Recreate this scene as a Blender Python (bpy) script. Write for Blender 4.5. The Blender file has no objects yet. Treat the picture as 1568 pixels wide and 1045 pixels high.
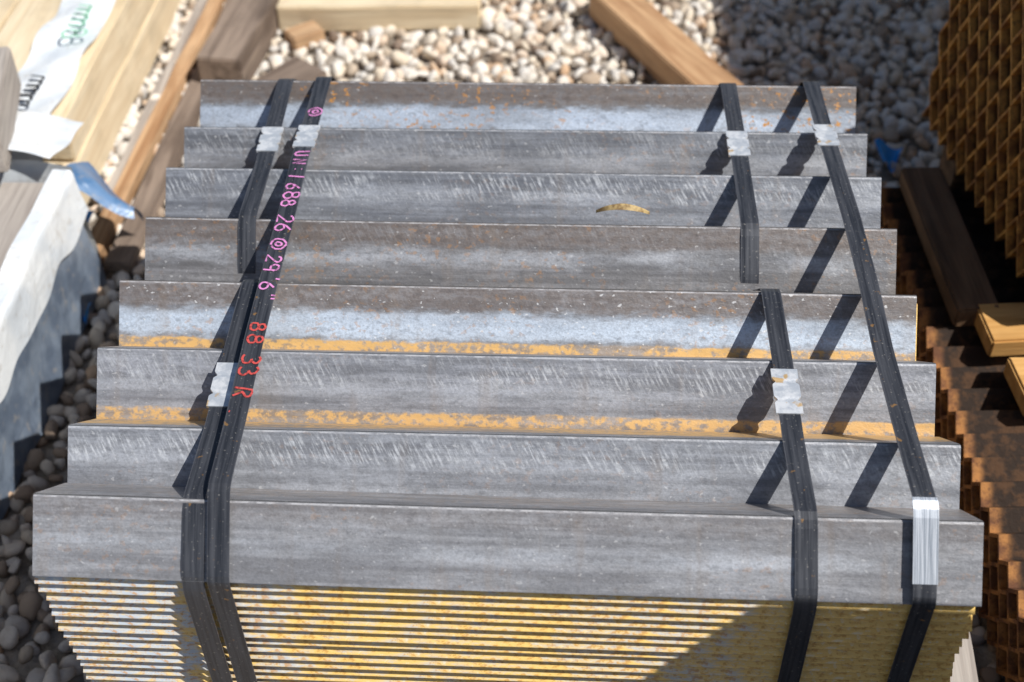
import bpy, bmesh, math, random
import numpy as np
from mathutils import Matrix, Vector, noise as mnoise
random.seed(7); rng=np.random.default_rng(7)
S=bpy.context.scene
COL=S.collection

# ------------------------------------------------------------------ helpers
class NT:
    def __init__(s,name,rough=.6,metal=0.,spec=.5):
        s.m=bpy.data.materials.new(name); s.m.use_nodes=True
        s.t=s.m.node_tree; s.n=s.t.nodes; s.b=s.n["Principled BSDF"]
        s.b.inputs["Roughness"].default_value=rough; s.b.inputs["Metallic"].default_value=metal
        s.b.inputs["Specular IOR Level"].default_value=spec
    def L(s,a,b): s.t.links.new(a,b)
    def put(s,inp,v):
        if isinstance(v,bpy.types.NodeSocket): s.L(v,inp)
        elif isinstance(v,(tuple,list)) and len(v)==3 and inp.type=='RGBA': inp.default_value=(*v,1)
        else: inp.default_value=v
    def math(s,op,a,b=0.,c=None,clamp=False):
        n=s.n.new("ShaderNodeMath"); n.operation=op; n.use_clamp=clamp
        s.put(n.inputs[0],a); s.put(n.inputs[1],b)
        if c is not None: s.put(n.inputs[2],c)
        return n.outputs[0]
    def comb(s,x,y,z=0.):
        n=s.n.new("ShaderNodeCombineXYZ"); s.put(n.inputs[0],x);s.put(n.inputs[1],y);s.put(n.inputs[2],z); return n.outputs[0]
    def sep(s,v):
        n=s.n.new("ShaderNodeSeparateXYZ"); s.L(v,n.inputs[0]); return n.outputs
    def uv(s): return s.n.new("ShaderNodeTexCoord").outputs["UV"]
    def obj(s): return s.n.new("ShaderNodeTexCoord").outputs["Object"]
    def noise(s,vec,scale=1.,detail=4.,rough=.55,dist=0.):
        n=s.n.new("ShaderNodeTexNoise"); s.L(vec,n.inputs["Vector"])
        n.inputs["Scale"].default_value=scale;n.inputs["Detail"].default_value=detail;n.inputs["Roughness"].default_value=rough;n.inputs["Distortion"].default_value=dist
        return n.outputs["Fac"]
    def mr(s,v,a,b,c=0.,d=1.,smooth=True):
        n=s.n.new("ShaderNodeMapRange"); n.interpolation_type='SMOOTHSTEP' if smooth else 'LINEAR'
        s.put(n.inputs[0],v)
        for i,x in zip((1,2,3,4),(a,b,c,d)): s.put(n.inputs[i],x)
        return n.outputs[0]
    def band(s,v,a,b,soft):
        return s.math('MULTIPLY',s.mr(v,a-soft,a+soft),s.mr(v,b-soft,b+soft,1.,0.))
    def mix(s,f,a,b):
        n=s.n.new("ShaderNodeMix"); n.data_type='RGBA'; s.put(n.inputs[0],f); s.put(n.inputs[6],a); s.put(n.inputs[7],b); return n.outputs[2]
    def scale(s,vec,sc,off=(0,0,0)):
        n=s.n.new("ShaderNodeMapping"); s.L(vec,n.inputs[0]); n.inputs["Scale"].default_value=sc; n.inputs["Location"].default_value=off; return n.outputs[0]
    def bump(s,h,dist,strength=1.):
        n=s.n.new("ShaderNodeBump"); n.inputs["Strength"].default_value=strength; n.inputs["Distance"].default_value=dist
        s.L(h,n.inputs["Height"]); s.L(n.outputs[0],s.b.inputs["Normal"])
    def col(s,v): s.put(s.b.inputs["Base Color"],v)
    def rou(s,v): s.put(s.b.inputs["Roughness"],v)

def mesh_obj(name,verts,faces,mat=None,uvs=None,smooth=False,parent=None,loc=None):
    me=bpy.data.meshes.new(name); me.from_pydata([tuple(v) for v in verts],[],[tuple(f) for f in faces]); me.update()
    if uvs is not None:
        l=me.uv_layers.new(name="UVMap"); l.data.foreach_set("uv",np.asarray(uvs,dtype=np.float32).ravel())
    if mat: me.materials.append(mat)
    if smooth: me.polygons.foreach_set("use_smooth",[True]*len(me.polygons))
    o=bpy.data.objects.new(name,me); COL.objects.link(o)
    if parent: o.parent=parent
    if loc is not None: o.location=loc
    return o
def empty(name,loc=(0,0,0)):
    o=bpy.data.objects.new(name,None); o.empty_display_size=.05; COL.objects.link(o); o.location=loc; return o

# ------------------------------------------------------------------ camera
r=Vector((1,.05,-.0194)).normalized()
b=Vector((.05,-.7315,.681)); b=(b-r*b.dot(r)).normalized(); u=b.cross(r)
cam=bpy.data.cameras.new("camera"); co=bpy.data.objects.new("camera",cam); COL.objects.link(co)
M=Matrix((( r.x,u.x,b.x,.058),(r.y,u.y,b.y,-.760),(r.z,u.z,b.z,1.367),(0,0,0,1)))
co.matrix_world=M; cam.sensor_width=36; cam.lens=2009/1568*36; cam.clip_start=.01; cam.clip_end=300
cam.dof.use_dof=True; cam.dof.focus_distance=1.33; cam.dof.aperture_fstop=4.5
S.camera=co

# ------------------------------------------------------------------ light
sd=Vector((.68,-.30,1.0)).normalized()
el=math.asin(sd.z); az=math.atan2(sd.x,sd.y)
w=bpy.data.worlds.new("World"); S.world=w; w.use_nodes=True
nt=w.node_tree; sky=nt.nodes.new("ShaderNodeTexSky"); sky.sky_type='NISHITA'; sky.sun_disc=False
sky.sun_elevation=el; sky.sun_rotation=az
bg=nt.nodes["Background"]; bg.inputs[1].default_value=.070; nt.links.new(sky.outputs[0],bg.inputs[0])
sl=bpy.data.lights.new("sun",'SUN'); sl.energy=5.0; sl.angle=math.radians(.5); sl.color=(1,.975,.93)
so=bpy.data.objects.new("sun",sl); COL.objects.link(so); so.rotation_euler=sd.to_track_quat('Z','Y').to_euler(); so.location=(3,-1,4)
S.view_settings.view_transform='Standard'; S.view_settings.look='None'; S.view_settings.exposure=0

# ------------------------------------------------------------------ steel material
K=1.5
def steel(name,seed,dark=(.13,.13,.14),light=(.24,.235,.24),pale=(.42,.44,.48),p0=.02,p1=.045,pamt=.7,
          brown=.0,b1=.03,rtop=.3,rval=.0,valc=(.70,.43,.16),back=.3,frost=.6,speck=.3,solid=.0):
    cool=(.955,1.,1.08)
    dark=tuple(min(.9,k*K*.84*q) for k,q in zip(dark,cool)); light=tuple(min(.9,k*K*1.02*q) for k,q in zip(light,cool)); pale=tuple(min(.85,k*(1.22+.2*solid)) for k in pale)
    m=NT(name,.5,.15,.6)
    U=m.uv(); q=m.sep(U); x,v=q[0],q[1]
    def N(sx,sy,z,det=4.,ro=.6): return m.noise(m.comb(m.math('MULTIPLY',x,sx),m.math('MULTIPLY',v,sy),seed+z),1.,det,ro)
    streak=N(3.5,130.,0.,4.,.6)
    patch=N(30.,75.,3.1,5.,.66)
    cloud=N(7.,26.,6.1,2.,.5)
    grain=N(380.,420.,1.7,2.,.7)
    mot=N(85.,130.,12.,4.,.65)
    isl=N(22.,120.,40.,4.,.68)
    c=m.mix(m.mr(m.math('ADD',m.math('MULTIPLY',streak,.55),m.math('MULTIPLY',cloud,.45)),.40,.60),dark,light)
    c=m.mix(m.mr(isl,.40,.62,0.,.42),c,tuple(k*.62 for k in dark))
    c=m.mix(m.mr(isl,.28,.42,.30,0.),c,tuple(min(.9,k*1.22) for k in light))
    wob2=m.math('MULTIPLY',m.math('SUBTRACT',patch,.5),.030)
    vv=m.math('ADD',v,wob2)
    bm=m.math('MULTIPLY',m.math('MULTIPLY',m.band(vv,-.02,b1,.006),m.mr(mot,.36,.6,.45,1.)),brown)
    c=m.mix(bm,c,(.165,.125,.103))
    pm=m.math('MULTIPLY',m.band(vv,p0,p1,.006),m.mr(m.math('ADD',m.math('MULTIPLY',mot,.45),m.math('MULTIPLY',cloud,.55)),.40,.60,.12+.65*solid,1.))
    c=m.mix(m.math('MULTIPLY',pm,pamt),c,pale)  # pale scuffs, with bluish sheen painted into the steel colour
    comb=m.noise(m.comb(m.math('ADD',m.math('MULTIPLY',x,300.),m.math('MULTIPLY',v,-150.)),m.math('MULTIPLY',v,50.),seed+9.),1.,3.,.65)
    fm=m.math('MULTIPLY',m.mr(comb,.45,.66),m.band(vv,.005,.034,.007))
    fm=m.math('MULTIPLY',fm,m.mr(N(12.,30.,5.,2.),.36,.60,.15,1.))
    c=m.mix(m.math('MULTIPLY',fm,frost),c,(.60,.62,.65))
    c=m.mix(m.mr(mot,.50,.66,0.,.38),c,tuple(k*.5 for k in dark))
    fl=N(150.,200.,20.,2.,.5)
    c=m.mix(m.mr(fl,.66,.71,0.,speck),c,(.78,.78,.78))
    rs=N(110.,130.,30.,3.)
    rl=N(7.,14.,31.,1.)
    rm=m.math('MULTIPLY',m.mr(rs,.56,.64),m.mr(rl,.44,.62))
    c=m.mix(m.math('MULTIPLY',rm,rtop),c,(.50,.23,.05))
    c=m.mix(m.mr(grain,.38,.68,.0,.26),c,(.09,.09,.095))
    c=m.mix(m.mr(N(40.,6.,50.,3.),.55,.70,0.,.18),c,(.26,.19,.13))
    wob=m.math('MULTIPLY',m.math('SUBTRACT',patch,.5),.010)
    vm=m.mr(m.math('ADD',v,wob),.0590,.0620)
    vm=m.math('MULTIPLY',vm,m.mr(m.math('ADD',rs,m.math('MULTIPLY',m.math('SUBTRACT',rl,.5),.8)),.38,.58,.2,1.))
    c=m.mix(m.math('MULTIPLY',vm,rval),c,valc)
    bk=m.math('MULTIPLY',m.mr(m.math('ADD',v,wob),-.030,-.018,1.,0.),m.mr(m.math('ADD',rs,m.math('MULTIPLY',m.math('SUBTRACT',rl,.5),.8)),.36,.56,.25,1.))
    c=m.mix(m.math('MULTIPLY',bk,back),c,valc)
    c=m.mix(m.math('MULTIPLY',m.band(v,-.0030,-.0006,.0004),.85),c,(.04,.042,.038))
    c=m.mix(m.math('MULTIPLY',m.band(v,.0002,.0024,.0006),m.mr(mot,.4,.6,.1,.6)),c,(.66,.66,.68))  # bright ridge highlight painted into the base colour
    m.col(c)
    m.rou(m.mr(isl,.3,.7,.30,.58))
    h=m.math('ADD',m.math('MULTIPLY',grain,.3),m.math('ADD',m.math('MULTIPLY',mot,.5),patch))
    m.bump(h,.0009,.8)
    return m.m
def rusty_edge():
    m=NT("rusty_leg_edges",.42,.1,.6)
    q=m.sep(m.uv()); x,v=q[0],q[1]
    big=m.noise(m.comb(m.math('MULTIPLY',x,3.),m.math('MULTIPLY',v,3.),.3),1.,3.)
    n=m.noise(m.comb(m.math('MULTIPLY',x,45.),m.math('MULTIPLY',v,120.),.3),1.,4.,.65)
    n2=m.noise(m.comb(m.math('MULTIPLY',x,150.),m.math('MULTIPLY',v,260.),2.3),1.,3.,.65)
    f=m.math('ADD',m.math('MULTIPLY',n,.6),m.math('MULTIPLY',big,.6))
    f=m.math('ADD',f,m.mr(x,-.45,-.05,-.05,.06))
    f=m.mr(f,.46,.64)
    c=m.mix(f,(.56,.62,.69),(.95,.64,.20))
    c=m.mix(m.mr(n2,.52,.64,0.,.7),c,(.62,.30,.06))
    c=m.mix(m.mr(n2,.3,.42,.55,0.),c,(.90,.84,.70))
    c=m.mix(m.mr(v,.0752,.0765),c,(.34,.21,.09))
    m.col(c); m.bump(n2,.0008,.7)
    return m.m
Y=[0.0,.094,.203,.304,.418,.520,.615,.720]
ZR=[.455,.450,.451,.455,.454,.451,.447,.450]
XL=[-.436,-.434,-.436,-.439,-.440,-.442,-.443,-.445]
XR=[.420,.419,.416,.414,.412,.411,.409,.410]
mats=[
 steel("mill_scale_steel_a",1.,light=(.265,.256,.252),dark=(.20,.192,.19),p0=.036,p1=.050,pamt=.8,brown=.3,b1=.02,rtop=.2,frost=.1,back=.1,speck=.3),
 steel("mill_scale_steel_b",2.,light=(.255,.253,.256),dark=(.185,.183,.187),p0=.024,p1=.036,pamt=.4,rtop=.12,rval=.0,frost=.85,back=.9),
 steel("mill_scale_steel_c",3.,light=(.25,.247,.253),dark=(.17,.168,.173),p0=.032,p1=.046,pamt=.5,rtop=.1,rval=.9,frost=.75,back=.2),
 steel("mill_scale_steel_d",4.,light=(.25,.237,.23),dark=(.17,.160,.155),pale=(.44,.51,.60),p0=.030,p1=.058,pamt=.9,brown=.75,b1=.026,rtop=.35,rval=1.,frost=.1,back=.1,speck=.7,solid=.8),
 steel("mill_scale_steel_e",5.,light=(.18,.170,.164),dark=(.115,.108,.104),p0=.034,p1=.050,pamt=.65,brown=.75,b1=.028,rtop=.35,frost=.15,back=.1),
 steel("mill_scale_steel_f",6.,light=(.195,.197,.205),dark=(.125,.127,.135),p0=.024,p1=.038,pamt=.4,rtop=.1,frost=.75,back=.9),
 steel("mill_scale_steel_g",7.,light=(.165,.168,.176),dark=(.105,.107,.113),p0=.03,p1=.046,pamt=.4,rtop=.2,rval=.5,frost=.4,back=.15),
 steel("mill_scale_steel_h",8.,light=(.16,.157,.155),dark=(.10,.094,.09),pale=(.38,.44,.53),p0=.034,p1=.064,pamt=.9,brown=.85,b1=.029,rtop=1.,frost=.0,back=.2,solid=.7)]
edge=rusty_edge()
m=NT("cut_steel_end",.45,.5); n=m.noise(m.obj(),90.,3.); m.col(m.mix(m.mr(n,.4,.6),(.10,.10,.11),(.2,.17,.14))); cutm=m.m

LEG=.076; T=.0092
fd=Vector((-.66,-.751)).normalized(); bd=Vector((.751,-.66)).normalized()
def lprofile():
    P=[]
    rr=.0035; tr=.0014
    def pt(a,bq): return fd*a+bd*bq
    P.append((pt(LEG,T*.5),LEG+.004))
    P.append((pt(LEG-tr*.25,tr*.25*.3),LEG))
    P.append((pt(LEG-tr,0),LEG-tr))
    for k in range(0,5):
        a=math.pi/2*k/4
        P.append((pt(rr-rr*math.sin(a),rr-rr*math.cos(a)),(rr*(1-k/2)) ))
    P.append((pt(0,LEG-tr),-(LEG-tr)))
    P.append((pt(tr*.1,LEG-tr*.3),-LEG))
    P.append((pt(T*.5,LEG),-LEG-.004))
    P.append((pt(T,LEG),-LEG-.006))
    P.append((pt(T,T*1.5),-.02)); P.append((pt(T*1.5,T),.02))
    P.append((pt(LEG,T),LEG+.006))
    return P
PROF=lprofile(); NP=len(PROF)
def add_angle(V,F,UV,MI,x0,x1,y,z,mi,rot=0.,bow=0.,dz=0.,uo=0.):
    nseg=8; base=len(V); cr,sr=math.cos(rot),math.sin(rot)
    for i in range(nseg+1):
        t=i/nseg; x=x0+(x1-x0)*t
        off=bow*math.sin(math.pi*t)
        for p,_ in PROF:
            yy=p[0]*cr-p[1]*sr; zz=p[0]*sr+p[1]*cr
            V.append((x,y+yy+off,z+zz+dz*(t-.5)))
    for i in range(nseg):
        xa=x0+(x1-x0)*i/nseg; xb=x0+(x1-x0)*(i+1)/nseg
        for k in range(NP):
            k2=(k+1)%NP
            F.append((base+i*NP+k,base+(i+1)*NP+k,base+(i+1)*NP+k2,base+i*NP+k2)); MI.append(mi)
            va,vb=PROF[k][1],PROF[k2][1]
            UV+= [(xa+uo,va),(xb+uo,va),(xb+uo,vb),(xa+uo,vb)]
    F.append(tuple(base+k for k in range(NP))); MI.append(2); UV+=[(0,0)]*NP
    F.append(tuple(base+nseg*NP+NP-1-k for k in range(NP))); MI.append(2); UV+=[(0,0)]*NP
bundle=empty("steel_angle_bundle",(0,0,0))
sdir=(fd+bd).normalized(); STEP=.0136
for i in range(8):
    V=[];F=[];UV=[];MI=[]
    add_angle(V,F,UV,MI,XL[i],XR[i],Y[i],ZR[i],0,rot=random.uniform(-.015,.015),bow=random.uniform(-.0012,.0012),dz=random.uniform(-.002,.002)-(.005 if i==0 else 0))
    for k in range(1,22):
        jx=random.uniform(-.0025,.0025); jy=random.uniform(-.0009,.0009)
        add_angle(V,F,UV,MI,XL[i]+jx,XR[i]+jx+random.uniform(-.001,.001),Y[i]+sdir.x*STEP*k+jy,ZR[i]+sdir.y*STEP*k,1,uo=random.uniform(0,.06),bow=random.uniform(-.0008,.0008),dz=-.005 if i==0 else 0)
    o=mesh_obj("nested_angles_%d"%(i+1),V,F,mats[i],UV,False,bundle)
    o.data.materials.append(edge); o.data.materials.append(cutm)
    o.data.polygons.foreach_set("material_index",MI)
ZB=ZR[0]-.057-STEP*21-.004

# ------------------------------------------------------------------ straps
def strapmat():
    m=NT("black_strap_steel",.40,.3,.5)
    q=m.sep(m.uv()); x,v=q[0],q[1]
    n=m.noise(m.comb(m.math('MULTIPLY',x,260.),m.math('MULTIPLY',v,9.),1.),1.,4.,.6)
    n2=m.noise(m.comb(m.math('MULTIPLY',x,300.),m.math('MULTIPLY',v,300.),1.),1.,3.,.6)
    c=m.mix(m.mr(n,.3,.7),(.026,.029,.037),(.078,.082,.095))
    c=m.mix(m.mr(n2,.62,.72,0.,.7),c,(.35,.33,.30))
    n3=m.noise(m.comb(m.math('MULTIPLY',x,90.),m.math('MULTIPLY',v,90.),4.),1.,3.,.5)
    c=m.mix(m.mr(n3,.67,.72,0.,.7),c,(.35,.19,.06))
    e=m.math('ADD',m.mr(x,.001,.0022,1.,0.),m.mr(x,.0203,.0216,0.,1.))
    c=m.mix(m.math('MULTIPLY',e,.35),c,(.16,.16,.18))
    m.col(c); m.rou(m.mr(n,.3,.7,.32,.52)); m.bump(n,.0003,.5); return m.m
def sealmat():
    m=NT("galvanised_seal",.36,.45,.6)
    n=m.noise(m.obj(),70.,4.,.6); n2=m.noise(m.obj(),45.,3.)
    c=m.mix(m.mr(n,.38,.62),(.60,.64,.69),(.92,.93,.94))
    c=m.mix(m.mr(n2,.62,.68,0.,.8),c,(.72,.42,.10))
    m.col(c); m.bump(n,.0008,.7); return m.m
strapM=strapmat(); sealM=sealmat()
def chaikin(P,n=2,q=.15):
    for _ in range(n):
        Q=[P[0]]
        for a,bq in zip(P[:-1],P[1:]):
            d=(bq-a).length; k=min(q,.006/d if d>0 else q)
            Q+= [a.lerp(bq,k),a.lerp(bq,1-k)]
        Q.append(P[-1]); P=Q
    return P
def ribbon(name,P,width,thick,mat,parent=None,wfun=None,base_off=0.,hfun=None):
    V=[];F=[];UV=[];s=0
    n=len(P)
    for i,p in enumerate(P):
        a=P[max(i-1,0)]; c=P[min(i+1,n-1)]
        t=(c-a); t.x=0; t.normalize(); nm=Vector((0,-t.z,t.y))
        if nm.length<.1: nm=Vector((0,0,1))
        if i: s+=(p-P[i-1]).length
        wd=(wfun(s) if wfun else width)/2; th=thick+(hfun(s) if hfun else 0)
        lo=p+nm*base_off; hi=p+nm*(base_off+th)
        for sx,q in ((-1,lo),(-1,hi),(1,hi),(1,lo)):
            V.append(q+Vector((sx*wd,0,0)))
    s=0
    for i in range(n-1):
        ds=(P[i+1]-P[i]).length
        for k in range(4):
            k2=(k+1)%4
            F.append((i*4+k,i*4+k2,(i+1)*4+k2,(i+1)*4+k))
            ua,ub=[(0,.001),(.001,.001+width),(.001+width,.002+width),(.01,.01+width)][k]
            UV+=[(ua,s),(ub,s),(ub,s+ds),(ua,s+ds)]
        s+=ds
    F.append((0,3,2,1)); UV+=[(0,0)]*4; e=(n-1)*4; F.append((e,e+1,e+2,e+3)); UV+=[(0,0)]*4
    return mesh_obj(name,V,F,mat,UV,False,parent)
def sub(P,s0,s1,st=.0015):
    out=[];s=0
    for a,bq in zip(P[:-1],P[1:]):
        d=(bq-a).length
        n=max(1,int(d/st))
        for k in range(n):
            ss=s+d*k/n
            if s0<=ss<=s1: out.append(a.lerp(bq,k/n))
        s+=d
    return out
def arclen_at_y(P,y):
    s=0
    for a,bq in zip(P[:-1],P[1:]):
        if (a.y-y)*(bq.y-y)<=0 and abs(a.y-bq.y)>1e-6 and a.z>.40:
            return s+(bq-a).length*abs((y-a.y)/(bq.y-a.y))
        s+=(bq-a).length
    return s
def strap(rows,x0,x1,stand=0.,full=True):
    hi,lo=rows
    def X(y): t=(Y[hi]-y)/(Y[hi]-Y[lo]); return x0+(x1-x0)*t+.0012*math.sin(y*17+x0*40)
    yb=Y[hi]; P=[]
    g=.0012
    if full or hi==7:
        P+= [(yb+.062,ZB-.004),(yb+.062,ZR[hi]-.056)]
    else: P+=[(yb+.048,ZR[hi]-.040),(yb+.03,ZR[hi]-.024)]
    P.append((yb+.003,ZR[hi]+g+stand*.25))
    for k in range(hi-1,lo,-1):
        P.append((Y[k],ZR[k]+g+stand*(1. if k<hi-1 else .75)))
    if stand: P.append((Y[lo]+.004,ZR[lo]+stand*.9))
    else: P.append((Y[lo]-.0005,ZR[lo]+g))
    if lo==0:
        P.append((Y[0]-.048-stand*.4,ZR[0]-.050))
        P.append((Y[0]-.0535,ZR[0]-.068)); P.append((Y[0]-.050,ZB-.004))
        P.append((Y[0]+.05,ZB-.010))
        if hi==7: P.append((yb+.02,ZB-.010)); P.append((yb+.062,ZB-.004))
    else:
        P.append((Y[lo]-.040,ZR[lo]-.043)); P.append((Y[lo]-.05,ZR[lo]-.062))
    P=[Vector((X(a) if a<=yb else x0,a,z)) for a,z in P]
    return chaikin(P,2)
SW=.0205
def ribbon_out(name,P,width,thick,mat,parent=None,wfun=None,base_off=0.,hfun=None):
    return ribbon(name,list(reversed(P)),width,thick,mat,parent,wfun,base_off,hfun)
def seal_w(L):
    def f(s):
        w=.0262
        for c in (.30,.70):
            d=abs(s/L-c)
            if d<.07: w-=.0075*(1-d/.07)
        return w
    return f
def seal_h(L):
    def f(s):
        h=0
        for c in (.30,.70):
            d=abs(s/L-c)
            if d<.06: h-=.0008*(1-d/.06)
        return h
    return f
def make_strap(rows,x0,x1,seals,stand=0.,full=True):
    P=strap(rows,x0,x1,stand,full)
    o=ribbon_out("steel_strap",P,SW,.0009,strapM)
    for k,(y,L) in enumerate(seals):
        s=arclen_at_y(P,y); Q=sub(P,s-L/2,s+L/2)
        ribbon_out("crimp_seal_%d"%(k+1),Q,.0255,.0028,sealM,o,seal_w(L),-.0008,seal_h(L))
    return o,P
A,PA=make_strap((7,4),-.331,-.322,[(.582,.056)])
A2,PA2=make_strap((3,0),-.294,-.288,[(.150,.062)],full=False)
B_,PB=make_strap((7,0),-.280,-.264,[(.570,.054)],stand=.015)
C1,PC1=make_strap((7,4),.246,.250,[(.585,.056)])
C2,PC2=make_strap((3,0),.261,.265,[(.158,.062)],full=False)
D_,PD=make_strap((7,0),.351,.366,[(.586,.052)],stand=.016)
mm=NT("bare_bright_steel",.42,.5,.6); q=mm.sep(mm.uv())
n=mm.noise(mm.comb(mm.math('MULTIPLY',q[0],900.),mm.math('MULTIPLY',q[1],12.)),1.,3.)
mm.col(mm.mix(mm.mr(n,.35,.65),(.30,.34,.40),(.76,.80,.86)))
s=arclen_at_y(PD,.012); ribbon_out("bare_sleeve",sub(PD,s,s+.078),.0222,.0012,mm.m,D_,None,.0004)

# handwriting on strap B
def arc(cx,cy,rx,ry,a0,a1,n=12): return [(cx+rx*math.cos(math.radians(a0+(a1-a0)*i/n)),cy+ry*math.sin(math.radians(a0+(a1-a0)*i/n))) for i in range(n+1)]
G={'6':[[(.5,1),(.2,.65)]+arc(.3,.3,.25,.28,150,510)],
 '8':[arc(.3,.74,.2,.22,0,360),arc(.3,.27,.26,.26,0,360)],
 '5':[[(.5,1),(.1,1),(.1,.6)]+arc(.25,.3,.27,.3,90,-120)],
 '2':[arc(.28,.75,.22,.24,170,-30)+[(.05,.02),(.55,.02)]],
 '9':[arc(.28,.7,.22,.26,0,360)+[(.5,.7),(.42,0)]],
 '3':[arc(.25,.75,.22,.24,140,-90)+arc(.25,.26,.26,.26,90,-140)],
 'R':[[(.05,0),(.05,1)]+arc(.2,.76,.25,.24,90,-90)+[(.5,0)]],'/':[[(.4,1),(.05,0)]],
 '1':[[(.3,1),(.3,0)]],'7':[[(.05,1),(.5,1),(.2,0)]],
 'L':[[(.05,1),(.05,0),(.45,.05)]],'U':[[(.05,1),(.05,.2)]+arc(.25,.22,.2,.22,180,360)+[(.45,1)]],
 'N':[[(.05,0),(.05,1),(.45,0),(.45,1)]],
 ':':[[(.2,.25),(.2,.32)],[(.2,.7),(.2,.77)]],"'":[[(.2,1.05),(.2,.8)]],'"':[[(.1,1.05),(.1,.8)],[(.3,1.05),(.3,.8)]],
 '@':[arc(.35,.5,.38,.45,-60,280,16),arc(.35,.5,.15,.2,0,360)],'.':[[(.2,0),(.2,.1)]],'m':[[(.0,0),(.05,.6)],[(.05,.5)]+arc(.18,.4,.13,.2,150,0)+[(.32,0)],arc(.47,.4,.14,.2,170,0)+[(.62,0)]]}
def writing(name,text,org,along,up,nrm,h,pw,mat,parent,zfun=None,sp=1.0,jit=.05):
    V=[];F=[]; cur=0.
    for ch in text:
        if ch==' ': cur+=.45*h*sp; continue
        sc=random.uniform(.9,1.12); tilt=random.uniform(-.15,.15)
        for pl in G[ch]:
            pts=[]
            for (a,c) in pl:
                a+=tilt*c+random.uniform(-jit,jit)*.4; c+=random.uniform(-jit,jit)*.4
                p=org+along*(cur+a*h*sc*1.3)+up*(c*h*sc)
                if zfun: p.z=zfun(p.y)
                pts.append(p)
            for i in range(len(pts)):
                a=pts[max(i-1,0)];c=pts[min(i+1,len(pts)-1)]
                t=(c-a).normalized() if (c-a).length>1e-9 else along
                sd_=nrm.cross(t).normalized()*pw/2
                V+= [pts[i]-sd_,pts[i]+sd_]
                if i: k=len(V); F.append((k-4,k-3,k-1,k-2))
        cur+=(.72 if ch not in "'.:1\"" else .5)*h*sp
    return mesh_obj(name,V,F,mat,None,False,parent),cur
def zstrap(y):
    ys=sorted([(p.y,p.z) for p in PB if p.z>.43]); 
    return float(np.interp(y,[a for a,_ in ys],[c for _,c in ys]))+.0016
def pen(name,c):
    m=NT(name,.6); n=m.noise(m.obj(),260.,3.); m.col(m.mix(m.mr(n,.48,.66),c,tuple(k*.4 for k in c))); return m.m
purple=pen("purple_paint_pen",(.72,.27,.58)); red=pen("red_paint_pen",(.58,.08,.07))
def xB(y): return -.280+(.016)*(.72-y)/.72
writing("purple_handwriting","@",Vector((xB(.66)-.0075,.638,0)),Vector((0,-1,0)),Vector((1,0,0)),Vector((0,0,1)),.0175,.0021,purple,B_,zstrap)
writing("purple_handwriting_2","UN:1 688 26 @ 29'6\"",Vector((xB(.5)-.0082,.532,0)),Vector((0.018,-1,0)).normalized(),Vector((1,0,0)),Vector((0,0,1)),.0175,.0023,purple,B_,zstrap,1.34)
writing("red_handwriting","88 33 R .",Vector((xB(.2)-.0082,.225,0)),Vector((0.018,-1,0)).normalized(),Vector((1,0,0)),Vector((0,0,1)),.0175,.0025,red,B_,zstrap,1.4)

# ------------------------------------------------------------------ wood
def wood(name,c1,c2,seed=0.,rough=.75,grey=0.):
    m=NT(name,rough,0,.3)
    o=m.obj(); v=m.scale(o,(3.,34.,34.),(seed,seed*2,seed))
    g=m.noise(v,1.,4.,.6,.8); g2=m.noise(m.scale(o,(8.,190.,190.),(seed,0,0)),1.,3.,.6)
    st=m.noise(m.scale(o,(7.,9.,9.),(0,seed,0)),1.,3.)
    c=m.mix(m.mr(g,.35,.65),c1,c2); c=m.mix(m.mr(g2,.5,.75,0.,.4),c,tuple(k*.5 for k in c1))
    c=m.mix(m.mr(st,.5,.7,0.,.35),c,tuple(k*.55 for k in c1)); m.col(c); m.bump(m.math('ADD',g,g2),.0015,.6); return m.m
pine=wood("fresh_pine",(.70,.56,.37),(.84,.72,.52),1.)
pineO=wood("orange_pine",(.40,.22,.11),(.60,.38,.21),2.)
blockO=wood("golden_pine",(.52,.27,.08),(.72,.42,.15),7.)
oldw=wood("weathered_timber",(.15,.11,.085),(.30,.23,.18),3.)
darkw=wood("dark_timber",(.10,.058,.032),(.22,.13,.07),6.)
greyw=wood("grey_timber",(.32,.28,.25),(.50,.45,.40),4.)
rustw=wood("rust_stained_board",(.36,.20,.10),(.58,.38,.22),5.)
def board(name,p0,p1,width,z0,h,mat,parent=None,roll=0.):
    a=Vector((p0[0],p0[1],0));c=Vector((p1[0],p1[1],0)); L=(c-a).length; ang=math.atan2(c.y-a.y,c.x-a.x)
    bm=bmesh.new(); bmesh.ops.create_cube(bm,size=1.)
    for v in bm.verts: v.co=Vector((v.co.x*L,v.co.y*width,v.co.z*h))
    ed=[e for e in bm.edges if abs((e.verts[0].co-e.verts[1].co).x)>L*.5]
    bmesh.ops.subdivide_edges(bm,edges=ed,cuts=max(2,int(L/.05)),use_grid_fill=True)
    eds=[e for e in bm.edges if len(e.link_faces)==2 and e.calc_face_angle()>.5]
    bmesh.ops.bevel(bm,geom=eds,offset=min(.003,h*.12),segments=2,affect='EDGES')
    sd=random.uniform(0,100)
    for v in bm.verts:
        k=mnoise.noise(Vector((v.co.x*9+sd,v.co.y*9,v.co.z*9)))*.0022
        k2=mnoise.noise(Vector((v.co.x*2.5+sd,5,1)))*.003
        v.co.y+=k+k2; v.co.z+=k
    me=bpy.data.meshes.new(name); bm.to_mesh(me); bm.free(); me.materials.append(mat)
    o=bpy.data.objects.new(name,me); COL.objects.link(o); o.location=((a.x+c.x)/2,(a.y+c.y)/2,z0+h/2); o.rotation_euler=(roll,0,ang)
    if parent: o.parent=parent
    return o
DH=ZB-.012
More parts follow.
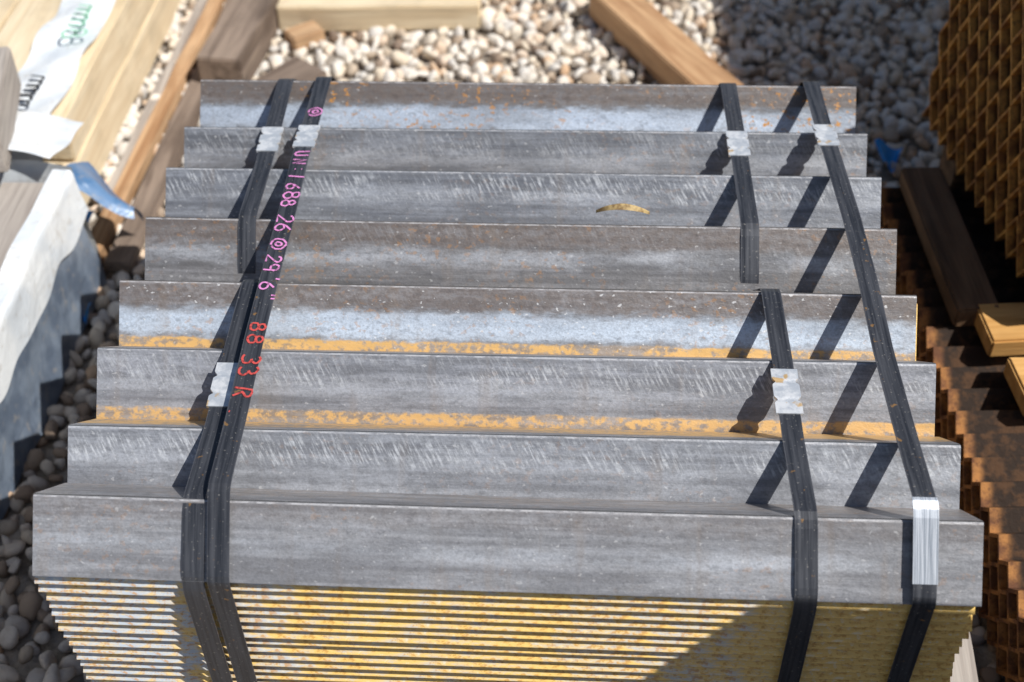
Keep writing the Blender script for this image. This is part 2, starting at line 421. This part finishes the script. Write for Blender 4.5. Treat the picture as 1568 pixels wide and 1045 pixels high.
for x in (-.30,.02,.30): board("dunnage_timber",(x,-.09),(x,.84),.09,.0,DH,oldw)
board("weathered_plank",(.462,-.12),(.475,.16),.075,.06,.035,greyw)
board("weathered_plank",(.43,.0),(.62,.02),.08,.0,.058,oldw)
board("pine_block",(-.565,1.660),(-.155,1.675),.10,.012,.055,pine)
board("wood_offcut",(-.530,1.55),(-.475,1.59),.05,.01,.03,rustw)
board("timber_beam",(-.630,1.38),(-.565,2.1),.085,.01,.075,oldw)
board("grey_plank",(-.560,1.32),(-.465,1.44),.09,.012,.03,oldw)
board("pine_board",(.105,1.70),(.33,1.28),.085,.012,.062,pineO)
board("rust_stained_board",(-.735,.86),(-.70,2.1),.028,.01,.03,rustw)
board("rust_stained_board",(-.685,.84),(-.665,1.9),.045,.01,.02,oldw)
board("sandy_board",(-.755,1.0),(-.74,2.1),.02,.008,.018,greyw)

# ------------------------------------------------------------------ wrapped lumber, left
def plastic(name,c1,c2):
    m=NT(name,.35,0,.5)
    n=m.noise(m.obj(),14.,4.); c=m.mix(m.mr(n,.4,.6),c1,c2)
    n3=m.noise(m.obj(),60.,3.); c=m.mix(m.mr(n3,.56,.72,0.,.3),c,(.42,.36,.28)); m.col(c)
    n2=m.noise(m.obj(),22.,3.,.5,.8); m.bump(n2,.005,.6); return m.m
wrap=plastic("white_wrap",(.70,.74,.78),(.82,.84,.85))
shadew=plastic("painted_shade_wrap",(.11,.14,.19),(.19,.23,.29))  # shade on the lower side wrap, painted as a blue-grey colour
def sheet(name,fn,nu,nv,mat,parent,amp=.004,sd=0):
    V=[];F=[]
    for i in range(nu+1):
        for j in range(nv+1):
            p=Vector(fn(i/nu,j/nv)); nn=Vector((mnoise.noise(p*11+Vector((sd,0,0))),mnoise.noise(p*13+Vector((0,sd,4))),mnoise.noise(p*12+Vector((9,0,sd)))))
            n3=mnoise.noise(p*38+Vector((sd,3,0)))
            V.append(p+nn*amp*2+Vector((1,0,1))*n3*amp*.3)
    for i in range(nu):
        for j in range(nv):
            a=i*(nv+1)+j; F.append((a,a+nv+1,a+nv+2,a+1))
    o=mesh_obj(name,V,F,mat,None,True,parent); return o
def rebase(o,par): o.parent=par; o.location=-par.location
st=empty("wrapped_lumber_stack",(-1.0,.3,0))
def child_board(par,*a,**k):
    o=board(*a,**k); o.parent=par; o.location-=par.location; return o
xr=-.725
for lvl in range(3):
    for k in range(7):
        x=xr-.047-k*.093
        child_board(st,"plank_%d_%d"%(lvl,k),(x,-.7),(x+random.uniform(-.004,.004),.80+random.uniform(-.015,.02)),.088,.03+lvl*.062,.057,greyw if lvl==2 else pine)
for y in (-.4,.2,.65): child_board(st,"bearer",(xr-.62,y),(xr-.01,y),.07,.0,.03,oldw)
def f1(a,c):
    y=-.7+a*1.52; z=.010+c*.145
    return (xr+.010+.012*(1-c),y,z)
rebase(sheet("lower_side_wrap",f1,160,12,shadew,None,.003),st)
def f1b(a,c):
    y=-.7+a*1.53; e=.004*math.sin(a*57)+.003*math.sin(a*91)
    if c<.6: return (xr+.020-.004*c,y,.140+e+(.217-.140-e)*c/.6)
    return (xr+.0175-.03*(c-.6)/.4,y,.2205+.001*c)
rebase(sheet("white_side_wrap",f1b,200,14,wrap,None,.002,2),st)
def f2(a,c):
    x=xr+.014-a*.40; return (x,.832+.012*math.sin(a*9)+c*.01,.02+c*.205)
rebase(sheet("end_wrap",f2,30,14,wrap,None,.004,3),st)
def f3(a,c):
    return (xr-.02+a*.095,.845+c*.11*(1-a*.6)+.02*a,.185-.075*a+.02*math.sin(c*4)-.03*c)
rebase(sheet("loose_flap",f3,14,14,plastic("painted_shade_flap",(.06,.15,.30),(.13,.24,.42)),None,.006,6),st)  # flap coloured blue for the shadow on it
def f3b(a,c):
    return (xr-.16+a*.15,.83+c*.15,.235+.02*math.sin(a*3.)-.03*c)
rebase(sheet("white_flap",f3b,24,24,wrap,None,.006,16),st)
st2=empty("pine_lumber_stack",(-1.1,1.5,0))
for lvl in range(2):
    for k in range(5):
        x=-.835-k*.103
        child_board(st2,"beam_%d_%d"%(lvl,k),(x,.99+random.uniform(-.03,.03)),(x-.005,2.3),.097,.02+lvl*.088,.083,pine)
child_board(st2,"grey_beam",(-.84,.79),(-.90,1.03),.10,.235,.075,greyw)
def f4(a,c):
    x=-.80-.10*c+.005*a; y=.97+a*1.25
    return (x,y,.203+.004*math.sin(a*40+c*5))
rebase(sheet("top_wrap",f4,90,14,wrap,None,.004,8),st2)
def f5(a,c):
    x=-.79-.12*a; return (x,.98-.11*c-.02*a,.205-.07*c*c)
rebase(sheet("hanging_wrap",f5,24,16,wrap,None,.006,12),st2)
m=NT("black_print",.6); m.col((.03,.03,.03)); blackp=m.m
m=NT("green_print",.6); m.col((.25,.58,.38)); greenp=m.m
for (tx,mt,org,h) in (("mmm",blackp,Vector((-.86,1.10,.218)),.04),("mm 8",greenp,Vector((-.85,1.34,.218)),.045)):
    o,_=writing("print",tx,org,Vector((.0,-1,0)),Vector((1,0,0)),Vector((0,0,1)),h,.0045,mt,None); rebase(o,st2)

# ------------------------------------------------------------------ rusty lattice stacks, right
def rustmat(name,c1,c2,ci,ci2):
    m=NT(name,.8,.0,.3)
    o=m.obj(); xx=m.sep(o)[0]
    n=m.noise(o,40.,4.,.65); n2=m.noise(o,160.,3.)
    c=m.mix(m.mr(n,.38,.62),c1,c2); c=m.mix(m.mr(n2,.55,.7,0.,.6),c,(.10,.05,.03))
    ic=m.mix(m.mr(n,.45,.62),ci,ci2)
    c=m.mix(m.mr(xx,.006,.016),c,ic); m.col(c); m.bump(n2,.001); return m.m  # inside of the sections coloured dark: shade of the openings painted in
rm1=rustmat("rusty_section",(.30,.13,.04),(.74,.37,.09),(.035,.018,.012),(.05,.026,.014)); rm2=rustmat("shaded_rusty_section",(.14,.06,.03),(.42,.19,.06),(.03,.018,.012),(.085,.042,.02))  # second copy is darker: shade on the lower stack put into the rust
def lattice(name,loc,rotz,Ly,Lx,layers,per,amp,th,mat):
    V=[];F=[]
    nz=int(Ly/per*2)
    for l in range(layers):
        ph=l%2; zc=amp*.5+th+l*(amp+th*.6)
        x0=random.uniform(-.003,.002); yj=random.uniform(-.003,.003)
        base=len(V)
        xs=(x0,x0+.018,Lx)
        for i in range(nz+1):
            y=-i*per/2+yj; z=zc+(amp/2 if (i+ph)%2 else -amp/2)
            for x in xs:
                V.append((x,y,z-th/2)); V.append((x,y,z+th/2))
        for i in range(nz):
            a=base+i*6; bq=a+6
            F+= [(a,a+1,bq+1,bq),(a+4,bq+4,bq+5,a+5),(a+1,a+3,bq+3,bq+1),(a+3,a+5,bq+5,bq+3),(a,bq,bq+2,a+2),(a+2,bq+2,bq+4,a+4)]
    o=mesh_obj(name,V,F,mat); o.location=loc; o.rotation_euler=(0,0,rotz); return o
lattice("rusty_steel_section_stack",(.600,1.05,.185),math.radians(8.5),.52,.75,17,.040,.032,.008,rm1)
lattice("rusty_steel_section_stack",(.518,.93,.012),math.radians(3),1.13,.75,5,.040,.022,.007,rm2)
board("support_timber",(.598,.59),(.578,.92),.06,.153,.032,darkw)
board("support_timber",(.63,.96),(1.3,1.02),.07,.10,.085,darkw)
board("support_timber",(.598,.565),(1.3,.63),.075,.155,.030,blockO)
board("support_timber",(.618,.455),(1.3,.52),.085,.155,.030,blockO)
st3=empty("unseen_shadow_stack",(1.0,-.6,0))  # added out of view to shadow the bundle's lower front right
for lvl in range(11):
    for k in range(5):
        x=.572+.048+k*.097
        child_board(st3,"plank_%d_%d"%(lvl,k),(x,-1.4),(x,-.200),.097,.01+lvl*.081,.080,oldw)
st4=empty("unseen_shadow_stack",(1.5,2,0))  # added out of view to shadow the gravel at rear right
for lvl in range(15):
    for k in range(5):
        x=1.24+k*.1
        child_board(st4,"plank_%d_%d"%(lvl,k),(x,.95),(x,3.2),.098,.02+lvl*.085,.083,pine)

# ------------------------------------------------------------------ small things
m=NT("dry_leaf",.7); n=m.noise(m.obj(),80.,4.); m.col(m.mix(m.mr(n,.4,.6),(.20,.12,.045),(.50,.36,.16))); lf=m.m
def fl(a,c):
    t=(a-.5)*2; return (.107+t*.031,.432+(c-.5)*.012*(1-t*t)+.004*t*t,.459+.013*(1-t*t)-.008*abs(c-.5))
sheet("dry_leaf",fl,16,6,lf,None,.0008)
m=NT("blue_plastic",.35); m.col((.02,.30,.75)); bl=m.m
def scrap(loc,sz,sd):
    return sheet("blue_plastic_scrap",lambda a,c:(loc[0]+(a-.5)*sz*(.4+.6*c),loc[1]+(c-.5)*sz*.7,loc[2]+.012*math.sin(a*5+sd)+.01*c),8,8,bl,None,.010,sd)
scrap((.605,1.155,.035),.05,1); scrap((-.765,.955,.035),.045,2); scrap((-.70,.72,.03),.02,3); scrap((-1.17,1.72,.03),.05,4)

# ------------------------------------------------------------------ gravel + ground
bm=bmesh.new(); bmesh.ops.create_icosphere(bm,subdivisions=2,radius=1.)
bv=np.array([v.co[:] for v in bm.verts]); bf=np.array([[v.index for v in f.verts] for f in bm.faces]); bm.free()
nv,nf=len(bv),len(bf)
variants=[]
for k in range(24):
    v=bv.copy()
    for _ in range(7):
        d=rng.normal(size=3); d/=np.linalg.norm(d); lim=rng.uniform(.5,.85)
        pr=v@d; ex=np.maximum(pr-lim,0); v-=np.outer(ex*.9,d)
    v*=rng.uniform([.8,.65,.5],[1.3,1.0,.8]); variants.append(v)
variants=np.array(variants)
def rotm(n):
    q=rng.normal(size=(n,4)); q/=np.linalg.norm(q,axis=1)[:,None]; w_,x,y,z=q.T
    return np.stack([np.stack([1-2*(y*y+z*z),2*(x*y-w_*z),2*(x*z+w_*y)],-1),np.stack([2*(x*y+w_*z),1-2*(x*x+z*z),2*(y*z-w_*x)],-1),np.stack([2*(x*z-w_*y),2*(y*z+w_*x),1-2*(x*x+y*y)],-1)],1)
def scatter(x0,x1,y0,y1,cell,r0,r1,zj,hole=None):
    gx=np.arange(x0,x1,cell); gy=np.arange(y0,y1,cell); X,Y_=np.meshgrid(gx,gy); X=X.ravel();Y_=Y_.ravel(); n=len(X)
    X=X+rng.uniform(-.5,.5,n)*cell; Y_=Y_+rng.uniform(-.5,.5,n)*cell
    if hole is not None:
        k=~((X>hole[0])&(X<hole[1])&(Y_>hole[2])&(Y_<hole[3])); X=X[k];Y_=Y_[k]; n=len(X)
    R=rng.uniform(r0,r1,n)*np.where(rng.random(n)<.15,1.3,1.)
    vv=variants[rng.integers(0,len(variants),n)]; vv=np.einsum('nij,nkj->nki',rotm(n),vv)*R[:,None,None]
    vv[:,:,0]+=X[:,None]; vv[:,:,1]+=Y_[:,None]; vv[:,:,2]+=(rng.uniform(-.005,zj,n))[:,None]
    return vv.reshape(-1,3),n
v1,n1=scatter(-1.4,1.2,-.15,2.15,.0220,.0100,.0185,.014)
v2,n2=scatter(-2.6,2.6,-1.6,3.6,.042,.02,.031,.010,(-1.4,1.2,-.15,2.15))
VV=np.vstack([v1,v2]); NN=n1+n2
FF=(bf[None]+np.arange(NN)[:,None,None]*nv).reshape(-1,3)
me=bpy.data.meshes.new("gravel"); me.vertices.add(len(VV)); me.vertices.foreach_set("co",VV.astype(np.float32).ravel())
me.loops.add(FF.size); me.loops.foreach_set("vertex_index",FF.astype(np.int32).ravel())
me.polygons.add(len(FF)); me.polygons.foreach_set("loop_start",np.arange(0,FF.size,3,dtype=np.int32)); me.polygons.foreach_set("loop_total",np.full(len(FF),3,dtype=np.int32))
me.update(calc_edges=True)
m=NT("gravel_stone",.8,0,.3)
g=m.n.new("ShaderNodeNewGeometry"); ri=g.outputs["Random Per Island"]
cr=m.n.new("ShaderNodeValToRGB"); m.L(ri,cr.inputs[0]); e=cr.color_ramp.elements
e[0].position=0; e[0].color=(.22,.16,.12,1); e[1].position=1; e[1].color=(.86,.80,.71,1)
for p,c in ((.12,(.42,.33,.25,1)),(.22,(.70,.60,.47,1)),(.45,(.83,.77,.68,1)),(.56,(.64,.43,.27,1)),(.64,(.84,.77,.68,1)),(.88,(.64,.61,.57,1))):
    q=e.new(p); q.color=c
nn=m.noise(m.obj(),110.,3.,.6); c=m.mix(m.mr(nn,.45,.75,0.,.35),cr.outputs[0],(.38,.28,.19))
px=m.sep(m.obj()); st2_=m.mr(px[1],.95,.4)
c=m.mix(m.math('MULTIPLY',st2_,.45),c,(.26,.18,.13))  # near gravel tinted dark brown: bundle shade put into the stone colour
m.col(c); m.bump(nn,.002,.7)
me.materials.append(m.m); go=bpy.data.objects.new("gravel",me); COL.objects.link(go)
m=NT("ground_dirt",.95,0,.2); n=m.noise(m.obj(),25.,5.); n2=m.noise(m.obj(),3.,4.)
c=m.mix(m.mr(n,.35,.65),(.16,.13,.10),(.42,.37,.32)); m.col(m.mix(m.mr(n2,.4,.6,0.,.4),c,(.36,.31,.25))); m.bump(n,.02)
mesh_obj("ground",[(-80,-80,-.004),(80,-80,-.004),(80,80,-.004),(-80,80,-.004)],[(0,1,2,3)],m.m)
